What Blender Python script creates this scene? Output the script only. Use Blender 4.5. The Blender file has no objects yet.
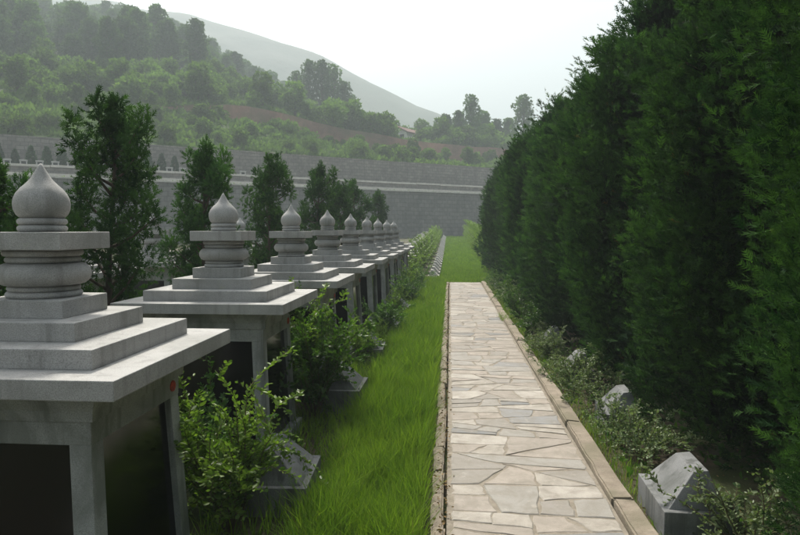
import bpy, bmesh, math, random
import numpy as np
from mathutils import Vector, Matrix, noise as mnoise

R = math.radians
scene = bpy.context.scene
COL = scene.collection

# ------------------------------------------------------------------ camera, sky, sun, exposure
EYE = 1.6
FPX = 640.0
cam_d = bpy.data.cameras.new('camera')
cam_d.sensor_fit = 'HORIZONTAL'; cam_d.sensor_width = 36.0
cam_d.lens = 36.0 * FPX / 800.0
cam_d.clip_start = 0.05; cam_d.clip_end = 6000
cam = bpy.data.objects.new('camera', cam_d); COL.objects.link(cam)
cam.location = (0, 0, EYE)
cam.rotation_euler = (R(90) - math.atan(37.5 / FPX), 0, math.atan(50 / FPX))
scene.camera = cam

SUN_EL, SUN_AZ = R(50), R(-24)          # azimuth from +Y towards +X
world = bpy.data.worlds.new('World'); scene.world = world; world.use_nodes = True
nt = world.node_tree; nt.nodes.clear()
sky = nt.nodes.new('ShaderNodeTexSky'); sky.sky_type = 'NISHITA'; sky.sun_disc = False
sky.sun_elevation = SUN_EL; sky.sun_rotation = SUN_AZ
sky.air_density = 1.0; sky.dust_density = 6.0; sky.ozone_density = 1.0
hs = nt.nodes.new('ShaderNodeHueSaturation'); hs.inputs['Saturation'].default_value = 0.5
bgn = nt.nodes.new('ShaderNodeBackground'); bgn.inputs['Strength'].default_value = 0.15
wo = nt.nodes.new('ShaderNodeOutputWorld')
nt.links.new(sky.outputs[0], hs.inputs['Color']); nt.links.new(hs.outputs[0], bgn.inputs['Color'])
nt.links.new(bgn.outputs[0], wo.inputs['Surface'])

sun_d = bpy.data.lights.new('sun', 'SUN'); sun_d.energy = 4.5; sun_d.angle = R(7); sun_d.color = (1.0, 0.945, 0.85)
sun = bpy.data.objects.new('sun', sun_d); COL.objects.link(sun)
to_sun = Vector((math.sin(SUN_AZ) * math.cos(SUN_EL), math.cos(SUN_AZ) * math.cos(SUN_EL), math.sin(SUN_EL)))
sun.rotation_euler = to_sun.to_track_quat('Z', 'Y').to_euler()

vs = scene.view_settings
vs.view_transform = 'Standard'; vs.look = 'None'; vs.gamma = 1.0; vs.exposure = 0.82
vs.use_curve_mapping = False
cy = scene.cycles
cy.use_denoising = True
cy.max_bounces = 4; cy.diffuse_bounces = 2; cy.glossy_bounces = 3; cy.transmission_bounces = 4
cy.volume_bounces = 0; cy.transparent_max_bounces = 4
cy.sample_clamp_indirect = 6.0

# ------------------------------------------------------------------ helpers
def tag(o, label=None, cat=None, group=None, kind=None):
    if label: o['label'] = label
    if cat: o['category'] = cat
    if group: o['group'] = group
    if kind: o['kind'] = kind
    return o

def link(name, me, parent=None, loc=(0, 0, 0), rot=(0, 0, 0), scale=None):
    o = bpy.data.objects.new(name, me); COL.objects.link(o)
    o.location = loc; o.rotation_euler = rot
    if scale is not None: o.scale = (scale,) * 3 if not hasattr(scale, '__len__') else scale
    if parent is not None: o.parent = parent
    return o

def empty(name, loc=(0, 0, 0), rz=0.0):
    o = bpy.data.objects.new(name, None); COL.objects.link(o)
    o.location = loc; o.rotation_euler = (0, 0, rz); o.empty_display_size = 0.2
    return o

def copy_tree(o, parent=None):
    c = o.copy(); COL.objects.link(c); c.parent = parent
    for ch in list(o.children): copy_tree(ch, c)
    return c

def np_mesh(name, V, F, mat=None, smooth=False, tint=None):
    """V (n,3) floats, F (m,k) ints with k = 3 or 4"""
    V = np.asarray(V, dtype=np.float32); F = np.asarray(F, dtype=np.int32)
    me = bpy.data.meshes.new(name)
    k = F.shape[1]; m = F.shape[0]
    me.vertices.add(len(V)); me.vertices.foreach_set('co', V.ravel())
    me.loops.add(m * k); me.loops.foreach_set('vertex_index', F.ravel())
    me.polygons.add(m)
    me.polygons.foreach_set('loop_start', np.arange(0, m * k, k, dtype=np.int32))
    if smooth: me.polygons.foreach_set('use_smooth', np.ones(m, dtype=bool))
    me.update(calc_edges=True)
    if tint is not None:
        at = me.attributes.new('tint', 'FLOAT', 'POINT'); at.data.foreach_set('value', np.asarray(tint, dtype=np.float32))
    if mat: me.materials.append(mat)
    return me

def bm_mesh(name, bm, mat=None, smooth=False):
    bmesh.ops.recalc_face_normals(bm, faces=bm.faces)
    me = bpy.data.meshes.new(name); bm.to_mesh(me); bm.free()
    if smooth:
        for p in me.polygons: p.use_smooth = True
    if mat: me.materials.append(mat)
    return me

def hexa(bm, bot, top, bev=0.0):
    """bot, top: 4 points each, counter-clockwise seen from above"""
    vb = [bm.verts.new(p) for p in bot]; vt = [bm.verts.new(p) for p in top]
    fs = [bm.faces.new(vb[::-1]), bm.faces.new(vt)]
    for i in range(4):
        j = (i + 1) % 4
        fs.append(bm.faces.new((vb[i], vb[j], vt[j], vt[i])))
    if bev > 0:
        es = list({e for f in fs for e in f.edges})
        bmesh.ops.bevel(bm, geom=es, offset=bev, segments=2, profile=0.6, affect='EDGES')

def rect(hx, hy, z, cx=0, cy_=0):
    return [(cx - hx, cy_ - hy, z), (cx + hx, cy_ - hy, z), (cx + hx, cy_ + hy, z), (cx - hx, cy_ + hy, z)]

def box_mesh(name, x0, x1, y0, y1, z0, z1, mat, bev=0.004):
    bm = bmesh.new()
    b = [(x0, y0), (x1, y0), (x1, y1), (x0, y1)]
    hexa(bm, [(x, y, z0) for x, y in b], [(x, y, z1) for x, y in b], bev)
    return bm_mesh(name, bm, mat)

def frustum_mesh(name, b, t, mat, bev=0.004):
    bm = bmesh.new(); hexa(bm, b, t, bev)
    return bm_mesh(name, bm, mat)

def lathe_mesh(name, prof, mat, seg=40, caps=True):
    V = []; F = []
    for r, z in prof:
        for k in range(seg):
            a = 2 * math.pi * k / seg
            V.append((r * math.cos(a), r * math.sin(a), z))
    for i in range(len(prof) - 1):
        for k in range(seg):
            k2 = (k + 1) % seg
            F.append((i * seg + k, i * seg + k2, (i + 1) * seg + k2, (i + 1) * seg + k))
    me = bpy.data.meshes.new(name)
    faces = list(F)
    if caps:
        faces.append(tuple(range(seg))[::-1]); faces.append(tuple((len(prof) - 1) * seg + k for k in range(seg)))
    me.from_pydata(V, [], faces); me.update()
    for p in me.polygons[:len(F)]: p.use_smooth = True
    me.materials.append(mat)
    return me

def tube_np(paths, sides=5):
    """paths: list of (pts, r0, r1); returns V, F quads"""
    V = []; F = []
    for pts, r0, r1 in paths:
        n = len(pts); base = len(V)
        for i, p in enumerate(pts):
            p = Vector(p)
            t = (Vector(pts[min(i + 1, n - 1)]) - Vector(pts[max(i - 1, 0)])).normalized()
            a = t.cross(Vector((0.31, 0.95, 0.11))).normalized(); b = t.cross(a)
            r = r0 + (r1 - r0) * i / (n - 1)
            for k in range(sides):
                an = 2 * math.pi * k / sides
                V.append(tuple(p + a * (r * math.cos(an)) + b * (r * math.sin(an))))
        for i in range(n - 1):
            for k in range(sides):
                k2 = (k + 1) % sides
                F.append((base + i * sides + k, base + i * sides + k2, base + (i + 1) * sides + k2, base + (i + 1) * sides + k))
    return V, F

def tube_mesh(name, paths, mat, sides=5):
    V, F = tube_np(paths, sides)
    return np_mesh(name, V, F, mat, True)

def scatter(T, TF, P, D, S, rng, droop=None):
    """put template T (faces TF) at points P, +Y of the template along D, random roll, size S"""
    n = len(P)
    D = D / np.maximum(np.linalg.norm(D, axis=1, keepdims=True), 1e-6)
    A = rng.normal(size=(n, 3)); A -= (A * D).sum(1, keepdims=True) * D
    A /= np.maximum(np.linalg.norm(A, axis=1, keepdims=True), 1e-6)
    B = np.cross(D, A)
    T = np.asarray(T, dtype=np.float64)
    V = (P[:, None, :] + S[:, None, None] * (T[None, :, 0:1] * A[:, None, :] + T[None, :, 1:2] * D[:, None, :] + T[None, :, 2:3] * B[:, None, :]))
    F = np.asarray(TF)[None, :, :] + (np.arange(n) * len(T))[:, None, None]
    return V.reshape(-1, 3), F.reshape(-1, np.asarray(TF).shape[1])

ORD = ['first', 'second', 'third', 'fourth', 'fifth', 'sixth', 'seventh', 'eighth', 'ninth', 'tenth', 'eleventh', 'twelfth',
       'thirteenth', 'fourteenth', 'fifteenth']

# ------------------------------------------------------------------ materials
def new_mat(name):
    m = bpy.data.materials.new(name); m.use_nodes = True
    t = m.node_tree; t.nodes.clear()
    out = t.nodes.new('ShaderNodeOutputMaterial')
    return m, t, out

def nd(t, typ, **kw):
    n = t.nodes.new(typ)
    for k, v in kw.items():
        if k in n.inputs: n.inputs[k].default_value = v
        else: setattr(n, k, v)
    return n

def ramp(t, src, stops, interp='LINEAR'):
    r = t.nodes.new('ShaderNodeValToRGB'); r.color_ramp.interpolation = interp
    els = r.color_ramp.elements
    while len(els) < len(stops): els.new(0.5)
    for e, (p, c) in zip(els, stops):
        e.position = p; e.color = (c[0], c[1], c[2], 1) if hasattr(c, '__len__') else (c, c, c, 1)
    t.links.new(src, r.inputs[0])
    return r

def mix(t, fac, a, b, typ='MIX'):
    n = t.nodes.new('ShaderNodeMix'); n.data_type = 'RGBA'; n.blend_type = typ
    for i, v in ((0, fac), (6, a), (7, b)):
        sock = n.inputs[i]
        if hasattr(v, 'is_linked'): t.links.new(v, sock)
        elif hasattr(v, '__len__'): sock.default_value = (v[0], v[1], v[2], 1)
        elif i == 0: sock.default_value = v
        else: sock.default_value = (v, v, v, 1)
    return n.outputs[2]

def coords(t, scale=(1, 1, 1), kind='Object', rot=(0, 0, 0)):
    tc = t.nodes.new('ShaderNodeTexCoord'); mp = t.nodes.new('ShaderNodeMapping')
    mp.inputs['Scale'].default_value = scale; mp.inputs['Rotation'].default_value = rot
    t.links.new(tc.outputs[kind], mp.inputs[0])
    return mp.outputs[0]

def world_pos(t, scale=(1, 1, 1)):
    g = t.nodes.new('ShaderNodeNewGeometry'); mp = t.nodes.new('ShaderNodeMapping')
    mp.inputs['Scale'].default_value = scale
    t.links.new(g.outputs['Position'], mp.inputs[0])
    return mp.outputs[0]

def noise_tex(t, vec, scale, detail=4, rough=0.55, dist=0.0):
    n = nd(t, 'ShaderNodeTexNoise', Scale=scale, Detail=detail, Roughness=rough, Distortion=dist)
    t.links.new(vec, n.inputs['Vector'])
    return n.outputs['Fac']

def finish(t, out, col, rough=0.7, bump=None, bdist=0.01, bstr=0.5, spec=0.4):
    p = t.nodes.new('ShaderNodeBsdfPrincipled')
    if hasattr(col, 'is_linked'): t.links.new(col, p.inputs['Base Color'])
    else: p.inputs['Base Color'].default_value = (*col, 1)
    if hasattr(rough, 'is_linked'): t.links.new(rough, p.inputs['Roughness'])
    else: p.inputs['Roughness'].default_value = rough
    p.inputs['Specular IOR Level'].default_value = spec
    if bump is not None:
        b = nd(t, 'ShaderNodeBump', Strength=bstr, Distance=bdist)
        t.links.new(bump, b.inputs['Height']); t.links.new(b.outputs[0], p.inputs['Normal'])
    t.links.new(p.outputs[0], out.inputs['Surface'])
    return p

def granite(name, base, stain=0.5):
    m, t, out = new_mat(name)
    v = world_pos(t)
    sp = noise_tex(t, v, 260, 2, 0.7)
    c = ramp(t, sp, [(0.30, [x * 0.62 for x in base]), (0.5, base), (0.72, [min(1, x * 1.25) for x in base])]).outputs[0]
    big = noise_tex(t, v, 3.1, 6, 0.65, 0.6)
    c = mix(t, ramp(t, big, [(0.44, 0.0), (0.62, stain)]).outputs[0], c, [base[0] * 0.5, base[1] * 0.52, base[2] * 0.48])
    st = noise_tex(t, world_pos(t, (14, 14, 0.9)), 1.0, 4, 0.6)
    c = mix(t, ramp(t, st, [(0.52, 0.0), (0.66, stain)]).outputs[0], c, [base[0] * 0.42, base[1] * 0.43, base[2] * 0.40])
    lich = noise_tex(t, v, 9.0, 5, 0.7)
    c = mix(t, ramp(t, lich, [(0.62, 0.0), (0.72, 0.35)]).outputs[0], c, (0.32, 0.33, 0.24))
    finish(t, out, c, 0.75, sp, 0.002, 0.35, 0.3)
    return m

M = {}
M['granite'] = granite('granite', (0.35, 0.345, 0.33), 0.45)
M['granite_body'] = granite('granite_body', (0.32, 0.33, 0.318), 0.8)
M['granite_marker'] = granite('granite_marker', (0.18, 0.185, 0.185), 0.9)

def m_black():
    m, t, out = new_mat('black_granite')
    n = noise_tex(t, world_pos(t), 300, 2, 0.6)
    c = ramp(t, n, [(0.45, (0.003, 0.003, 0.003)), (0.75, (0.011, 0.011, 0.011))]).outputs[0]
    dust = noise_tex(t, world_pos(t), 4, 5, 0.6)
    finish(t, out, c, ramp(t, dust, [(0.3, 0.08), (0.75, 0.25)]).outputs[0], spec=0.35)
    return m
M['black'] = m_black()

def m_seal():
    m, t, out = new_mat('red_seal_paint')
    n = noise_tex(t, coords(t), 110, 2, 0.5)
    c = ramp(t, n, [(0.42, (0.55, 0.05, 0.02)), (0.6, (0.24, 0.015, 0.012))]).outputs[0]
    finish(t, out, c, 0.6)
    return m
M['seal'] = m_seal()

def foliage(name, dark, light, trans=0.3, rough=0.55, spread=0.12, tcol=None, tinted=False):
    m, t, out = new_mat(name)
    g = t.nodes.new('ShaderNodeNewGeometry'); oi = t.nodes.new('ShaderNodeObjectInfo')
    if tinted:
        at = t.nodes.new('ShaderNodeAttribute'); at.attribute_name = 'tint'
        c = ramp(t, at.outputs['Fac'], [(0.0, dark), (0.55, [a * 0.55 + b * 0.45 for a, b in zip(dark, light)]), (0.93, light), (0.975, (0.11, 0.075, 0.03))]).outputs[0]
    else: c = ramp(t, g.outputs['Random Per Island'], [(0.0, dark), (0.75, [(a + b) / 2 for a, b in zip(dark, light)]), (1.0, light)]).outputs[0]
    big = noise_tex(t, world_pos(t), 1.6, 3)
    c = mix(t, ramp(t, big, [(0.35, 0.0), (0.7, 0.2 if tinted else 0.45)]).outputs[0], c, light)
    h = t.nodes.new('ShaderNodeHueSaturation')
    mr = t.nodes.new('ShaderNodeMapRange'); mr.inputs[3].default_value = 1 - spread * 2; mr.inputs[4].default_value = 1 + spread * 2
    t.links.new(oi.outputs['Random'], mr.inputs[0]); t.links.new(mr.outputs[0], h.inputs['Value'])
    t.links.new(c, h.inputs['Color']); c = h.outputs[0]
    p = t.nodes.new('ShaderNodeBsdfPrincipled'); p.inputs['Roughness'].default_value = rough
    p.inputs['Specular IOR Level'].default_value = 0.22 if rough < 0.7 else 0.06
    t.links.new(c, p.inputs['Base Color'])
    tr = t.nodes.new('ShaderNodeBsdfTranslucent')
    tc = mix(t, 1.0, c, tcol or (1.0, 1.15, 0.55), 'MULTIPLY'); t.links.new(tc, tr.inputs['Color'])
    ms = t.nodes.new('ShaderNodeMixShader'); ms.inputs[0].default_value = trans
    t.links.new(p.outputs[0], ms.inputs[1]); t.links.new(tr.outputs[0], ms.inputs[2])
    t.links.new(ms.outputs[0], out.inputs['Surface'])
    return m

M['juniper'] = foliage('juniper_foliage', (0.008, 0.027, 0.011), (0.066, 0.142, 0.034), 0.34, 0.85, tinted=True)
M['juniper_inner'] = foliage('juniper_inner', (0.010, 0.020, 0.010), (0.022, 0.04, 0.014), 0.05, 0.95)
M['juniper_left'] = foliage('juniper_young', (0.012, 0.038, 0.013), (0.075, 0.155, 0.035), 0.34, 0.85, tinted=True)
M['cypress'] = foliage('cypress_foliage', (0.012, 0.032, 0.012), (0.04, 0.085, 0.025), 0.2, 0.85)
M['privet'] = foliage('privet_leaves', (0.045, 0.11, 0.018), (0.25, 0.37, 0.06), 0.4, 0.42)
M['privet_deep'] = foliage('privet_deep_leaves', (0.022, 0.075, 0.014), (0.115, 0.22, 0.03), 0.35, 0.42)
M['pale_leaf'] = foliage('pale_leaves', (0.06, 0.11, 0.04), (0.26, 0.32, 0.16), 0.3, 0.42)
M['grass'] = foliage('grass_blades', (0.065, 0.14, 0.014), (0.20, 0.29, 0.035), 0.42, 0.55)
M['dry_grass'] = foliage('dry_grass_blades', (0.20, 0.15, 0.06), (0.42, 0.36, 0.17), 0.3, 0.6)
M['tree_far'] = foliage('hill_tree_leaves', (0.038, 0.080, 0.024), (0.095, 0.16, 0.045), 0.4, 0.7, 0.2)
M['shrub_far'] = foliage('hill_shrub_leaves', (0.058, 0.112, 0.024), (0.135, 0.21, 0.045), 0.38, 0.7, 0.2)
M['hedge_light'] = foliage('light_hedge_leaves', (0.09, 0.17, 0.02), (0.22, 0.32, 0.05), 0.35, 0.5)

def m_bark(name, a, b):
    m, t, out = new_mat(name)
    n = noise_tex(t, coords(t, (30, 30, 4)), 1.0, 5, 0.65)
    finish(t, out, ramp(t, n, [(0.3, a), (0.7, b)]).outputs[0], 0.9, n, 0.01, 0.8, 0.2)
    return m
M['bark'] = m_bark('bark', (0.035, 0.026, 0.018), (0.12, 0.09, 0.065))
M['stem'] = m_bark('stem', (0.06, 0.06, 0.025), (0.14, 0.11, 0.06))

def m_flag():
    m, t, out = new_mat('flagstone')
    oi = t.nodes.new('ShaderNodeObjectInfo')
    base = ramp(t, oi.outputs['Random'], [(0.0, (0.31, 0.275, 0.235)), (0.2, (0.36, 0.33, 0.285)), (0.38, (0.27, 0.25, 0.22)), (0.52, (0.335, 0.295, 0.25)), (0.66, (0.30, 0.285, 0.255)), (0.80, (0.40, 0.37, 0.325)), (0.90, (0.25, 0.25, 0.245)), (0.96, (0.20, 0.203, 0.20))], 'CONSTANT').outputs[0]
    v = world_pos(t)
    a = noise_tex(t, v, 7, 8, 0.65, 0.5)
    c = mix(t, ramp(t, a, [(0.4, 0.0), (0.68, 0.75)]).outputs[0], base, (0.205, 0.185, 0.15))
    sp = noise_tex(t, v, 90, 4, 0.7)
    c = mix(t, ramp(t, sp, [(0.55, 0.0), (0.8, 0.35)]).outputs[0], c, (0.2, 0.18, 0.15))
    hi = noise_tex(t, v, 16, 4, 0.6)
    c = mix(t, ramp(t, hi, [(0.58, 0.0), (0.75, 0.35)]).outputs[0], c, (0.46, 0.42, 0.36))
    h = mix(t, 0.4, a, sp)
    finish(t, out, c, 0.8, h, 0.012, 0.5, 0.3)
    return m
M['flag'] = m_flag()

def m_rough(name, a, b, c3=None, scale=6, bump=0.02, spec=0.2, rough=0.9):
    m, t, out = new_mat(name)
    v = world_pos(t)
    n = noise_tex(t, v, scale, 8, 0.7, 0.4)
    c = ramp(t, n, [(0.3, a), (0.7, b)]).outputs[0]
    if c3 is not None:
        n2 = noise_tex(t, v, scale * 0.21, 5, 0.6)
        c = mix(t, ramp(t, n2, [(0.45, 0.0), (0.62, 0.85)]).outputs[0], c, c3)
    f = noise_tex(t, v, scale * 9, 4, 0.7)
    finish(t, out, c, rough, mix(t, 0.5, n, f), bump, 0.7, spec)
    return m
M['mortar'] = m_rough('mortar', (0.18, 0.155, 0.12), (0.31, 0.275, 0.22), scale=22, bump=0.01)
M['kerb'] = m_rough('kerb_stone', (0.21, 0.175, 0.135), (0.35, 0.30, 0.235), (0.20, 0.18, 0.125), scale=13, bump=0.02)
M['soil'] = m_rough('soil_and_weeds', (0.04, 0.032, 0.02), (0.11, 0.09, 0.055), (0.05, 0.085, 0.018), scale=5, bump=0.05)
M['earth'] = m_rough('red_earth', (0.12, 0.065, 0.045), (0.25, 0.145, 0.10), (0.10, 0.09, 0.045), scale=0.9, bump=0.3)
M['hill'] = m_rough('hill_grass', (0.03, 0.06, 0.012), (0.065, 0.11, 0.02), (0.075, 0.08, 0.03), scale=0.5, bump=0.4)
M['mountain'] = m_rough('mountain_scrub', (0.03, 0.05, 0.02), (0.06, 0.08, 0.04), (0.08, 0.08, 0.06), scale=0.03, bump=3.0)
M['coping'] = m_rough('pale_coping', (0.34, 0.33, 0.30), (0.50, 0.485, 0.45), scale=2, bump=0.01)
M['white_stone'] = m_rough('white_stone', (0.30, 0.30, 0.29), (0.44, 0.44, 0.42), scale=5, bump=0.01)
M['plaster'] = m_rough('white_plaster', (0.55, 0.53, 0.49), (0.74, 0.72, 0.68), scale=2, bump=0.01)
M['litter'] = foliage('dry_litter', (0.10, 0.065, 0.03), (0.32, 0.22, 0.11), 0.1, 0.8)

def m_roof():
    m, t, out = new_mat('tile_roof')
    w = nd(t, 'ShaderNodeTexWave', Scale=3.0, Distortion=0.6); t.links.new(coords(t), w.inputs['Vector'])
    c = ramp(t, w.outputs['Fac'], [(0.2, (0.10, 0.05, 0.04)), (0.8, (0.22, 0.10, 0.08))]).outputs[0]
    finish(t, out, c, 0.8, w.outputs['Fac'], 0.05, 0.6)
    return m
M['roof'] = m_roof()

def m_masonry(name, a, b, mort, bw, bh):
    m, t, out = new_mat(name)
    tc = t.nodes.new('ShaderNodeTexCoord'); sx = t.nodes.new('ShaderNodeSeparateXYZ'); cx = t.nodes.new('ShaderNodeCombineXYZ')
    t.links.new(tc.outputs['Object'], sx.inputs[0])
    t.links.new(sx.outputs['X'], cx.inputs['X']); t.links.new(sx.outputs['Z'], cx.inputs['Y'])
    wob = nd(t, 'ShaderNodeTexNoise', Scale=1.3, Detail=3.0); t.links.new(cx.outputs[0], wob.inputs['Vector'])
    vm = t.nodes.new('ShaderNodeMix'); vm.data_type = 'VECTOR'; vm.inputs[0].default_value = 0.12
    t.links.new(cx.outputs[0], vm.inputs[4]); t.links.new(wob.outputs['Color'], vm.inputs[5])
    br = nd(t, 'ShaderNodeTexBrick', Scale=1.0)
    br.inputs['Color1'].default_value = (*a, 1); br.inputs['Color2'].default_value = (*b, 1); br.inputs['Mortar'].default_value = (*mort, 1)
    br.inputs['Mortar Size'].default_value = 0.025; br.inputs['Brick Width'].default_value = bw; br.inputs['Row Height'].default_value = bh
    br.inputs['Bias'].default_value = -0.2
    t.links.new(vm.outputs[1], br.inputs['Vector'])
    n = noise_tex(t, tc.outputs['Object'], 0.6, 7, 0.7, 0.5)
    c = mix(t, ramp(t, n, [(0.4, 0.0), (0.68, 0.55)]).outputs[0], br.outputs['Color'], [x * 0.55 for x in a])
    st = noise_tex(t, coords(t, (1.2, 1, 0.12)), 1.0, 5, 0.65)
    c = mix(t, ramp(t, st, [(0.5, 0.0), (0.72, 0.5)]).outputs[0], c, [x * 0.45 for x in a])
    f = noise_tex(t, tc.outputs['Object'], 3.5, 5, 0.7)
    c = mix(t, ramp(t, f, [(0.5, 0.0), (0.75, 0.4)]).outputs[0], c, [min(1, x * 1.4) for x in b])
    inv = t.nodes.new('ShaderNodeMath'); inv.operation = 'SUBTRACT'; inv.inputs[0].default_value = 1.0
    t.links.new(br.outputs['Fac'], inv.inputs[1])
    finish(t, out, c, 0.9, inv.outputs[0], 0.06, 0.8, 0.2)
    return m
M['wall_front'] = m_masonry('rubble_wall', (0.14, 0.138, 0.13), (0.205, 0.20, 0.188), (0.105, 0.103, 0.097), 0.55, 0.34)
M['wall_upper'] = m_masonry('coursed_wall', (0.18, 0.165, 0.15), (0.27, 0.25, 0.22), (0.14, 0.13, 0.12), 0.5, 0.28)

# ------------------------------------------------------------------ ground, path, kerbs
PATH_END = 19.3
WD = Vector((0.794, 0.607)).normalized(); WN = Vector((-WD.y, WD.x)); W0 = Vector((3.2, 67.0))
def wp(u, v):
    p = W0 + WD * v + WN * u
    return p.x, p.y
def uv_of(x, y):
    q = Vector((x, y)) - W0
    return q.dot(WN), q.dot(WD)
def sstep(a, b, x):
    t = max(0.0, min(1.0, (x - a) / (b - a))); return t * t * (3 - 2 * t)
def ground_z(x, y):
    return 0.9 * sstep(19.5, 66, y) * 1.0

xs = np.concatenate([np.linspace(-900, -40, 14), np.linspace(-36, 36, 49), np.linspace(40, 900, 14)])
ys = np.concatenate([np.linspace(-300, -6, 8), np.linspace(-4, 80, 64), np.linspace(90, 1500, 14)])
gv = [(x, y, ground_z(x, y) + 0.02 * mnoise.noise(Vector((x * 0.9, y * 0.9, 0))) - 0.02) for y in ys for x in xs]
nx = len(xs)
gf = [(j * nx + i, j * nx + i + 1, (j + 1) * nx + i + 1, (j + 1) * nx + i) for j in range(len(ys) - 1) for i in range(nx - 1)]
tag(link('ground', np_mesh('ground', gv, gf, M['soil'], True)), 'dark soil ground with weeds around the tombs', kind='structure')

rnd = random.Random(7)
def clip_half(poly, px, py, nx_, ny_):
    out = []
    for i in range(len(poly)):
        a = poly[i]; b = poly[(i + 1) % len(poly)]
        da = (a[0] - px) * nx_ + (a[1] - py) * ny_; db = (b[0] - px) * nx_ + (b[1] - py) * ny_
        if da <= 0: out.append(a)
        if (da < 0 < db) or (db < 0 < da):
            t = da / (da - db); out.append((a[0] + (b[0] - a[0]) * t, a[1] + (b[1] - a[1]) * t))
    return out

PX0, PX1, PY0 = 0.012, 0.915, 0.2
def area(poly):
    return 0.5 * abs(sum(poly[i][0] * poly[(i + 1) % len(poly)][1] - poly[(i + 1) % len(poly)][0] * poly[i][1] for i in range(len(poly))))
cells = []
def split(poly, lim, depth=0):
    w = max(p[0] for p in poly) - min(p[0] for p in poly); l = max(p[1] for p in poly) - min(p[1] for p in poly)
    if depth > 8 or area(poly) < lim: cells.append(poly); return
    a = rnd.uniform(-0.26, 0.26) if rnd.random() < 0.7 else rnd.uniform(-0.7, 0.7)
    if l * 1.45 > w * rnd.uniform(0.8, 1.2): nx_, ny_ = math.sin(a), math.cos(a)      # cut across the path
    else: nx_, ny_ = math.cos(a), math.sin(a)
    q = [x * nx_ + y * ny_ for x, y in poly]; c = min(q) + (max(q) - min(q)) * rnd.uniform(0.38, 0.62)
    for sgn in (1, -1):
        half = clip_half(poly, nx_ * c, ny_ * c, nx_ * sgn, ny_ * sgn)
        if len(half) >= 3 and area(half) > 0.002: split(half, rnd.choice((0.05, 0.085, 0.11, 0.13, 0.16)), depth + 1)
split([(PX0, PY0), (PX1, PY0), (PX1, PATH_END - 0.02), (PX0, PATH_END - 0.02)], 0.08, -6)
path = link('path', box_mesh('path', -0.012, 0.93, PY0, PATH_END, -0.05, 0.0262, M['mortar'], 0.0))
tag(path, 'crazy paved footpath of pale flagstones', kind='structure')
for poly in cells:
    cx_ = sum(x for x, y in poly) / len(poly); cy_ = sum(y for x, y in poly) / len(poly)
    # inset for the joint, then rough the outline
    gap = rnd.uniform(0.003, 0.008)
    ins = poly
    for k in range(len(poly)):
        a = poly[k]; b = poly[(k + 1) % len(poly)]
        ex, ey = b[0] - a[0], b[1] - a[1]; l = math.hypot(ex, ey)
        if l < 1e-5: continue
        nx_, ny_ = ey / l, -ex / l
        if (cx_ - a[0]) * nx_ + (cy_ - a[1]) * ny_ > 0: nx_, ny_ = -nx_, -ny_
        ins = clip_half(ins, a[0] - nx_ * gap, a[1] - ny_ * gap, nx_, ny_)
        if len(ins) < 3: break
    if len(ins) < 3: continue
    outl = []
    for k in range(len(ins)):
        a = ins[k]; b = ins[(k + 1) % len(ins)]; l = math.hypot(b[0] - a[0], b[1] - a[1])
        n = 1 if l < 0.05 else 3
        for s in range(n):
            f = s / n; j = 0.0 if (s == 0 and rnd.random() < 0.4) else 0.085 * min(l, 0.16)
            x = a[0] + (b[0] - a[0]) * f + rnd.uniform(-j, j); y = a[1] + (b[1] - a[1]) * f + rnd.uniform(-j, j) * 0.7
            outl.append((x + (cx_ - x) * 0.012, y + (cy_ - y) * 0.012))
    bm = bmesh.new()
    tz = rnd.uniform(0.028, 0.032); tx, ty = rnd.uniform(-0.005, 0.005), rnd.uniform(-0.005, 0.005)
    lo = [bm.verts.new((x - cx_, y - cy_, 0.0)) for x, y in outl]
    mi = [bm.verts.new((x - cx_, y - cy_, tz - 0.004 + tx * (x - cx_) + ty * (y - cy_))) for x, y in outl]
    hi = []
    for x, y in outl:
        d = math.hypot(x - cx_, y - cy_); s = 1 - min(0.3, 0.007 / max(d, 1e-3))
        hi.append(bm.verts.new(((x - cx_) * s, (y - cy_) * s, tz + tx * (x - cx_) + ty * (y - cy_) + rnd.uniform(-0.001, 0.001))))
    n = len(outl)
    for k in range(n):
        k2 = (k + 1) % n
        bm.faces.new((lo[k], lo[k2], mi[k2], mi[k])); bm.faces.new((mi[k], mi[k2], hi[k2], hi[k]))
    bm.faces.new(hi)
    link('flagstone', bm_mesh('flagstone', bm, M['flag']), path, (cx_, cy_, 0))

def kerb_row(name, label, x0, x1, ztop, lmin, lmax, seed):
    rr = random.Random(seed)
    root = empty(name, (0, 0, 0)); tag(root, label, kind='structure')
    y = PY0
    while y < PATH_END - 0.05:
        L = min(rr.uniform(lmin, lmax), PATH_END - y)
        zt = ztop + rr.uniform(-0.010, 0.010); dx = rr.uniform(-0.008, 0.008)
        bm = bmesh.new()
        hexa(bm, rect((x1 - x0) / 2, L / 2 - 0.002, -0.12), rect((x1 - x0) / 2 - 0.004, L / 2 - 0.003, zt), 0.0)
        bmesh.ops.subdivide_edges(bm, edges=[e for e in bm.edges if abs(e.verts[0].co.y - e.verts[1].co.y) > L * 0.5], cuts=7)
        bmesh.ops.bevel(bm, geom=[e for e in bm.edges if len(e.link_faces) == 2 and e.calc_face_angle(0) > 0.6], offset=0.010, segments=2, affect='EDGES')
        for vv in bm.verts:
            if vv.co.z > 0:
                q = Vector((vv.co.x * 7, (vv.co.y + y) * 5, seed))
                vv.co.x += 0.010 * mnoise.noise(q * 1.6); vv.co.z += 0.013 * mnoise.noise(q + Vector((9, 3, 1)))
        link('kerb_stone', bm_mesh('kerb_stone', bm, M['kerb']), root, ((x0 + x1) / 2 + dx, y + L / 2, 0), (0, 0, rr.uniform(-0.008, 0.008)))
        y += L
kerb_row('kerb_by_hedge', 'sandy stone kerb between the path and the hedge', 0.932, 1.06, 0.062, 0.9, 1.6, 3)
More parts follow.
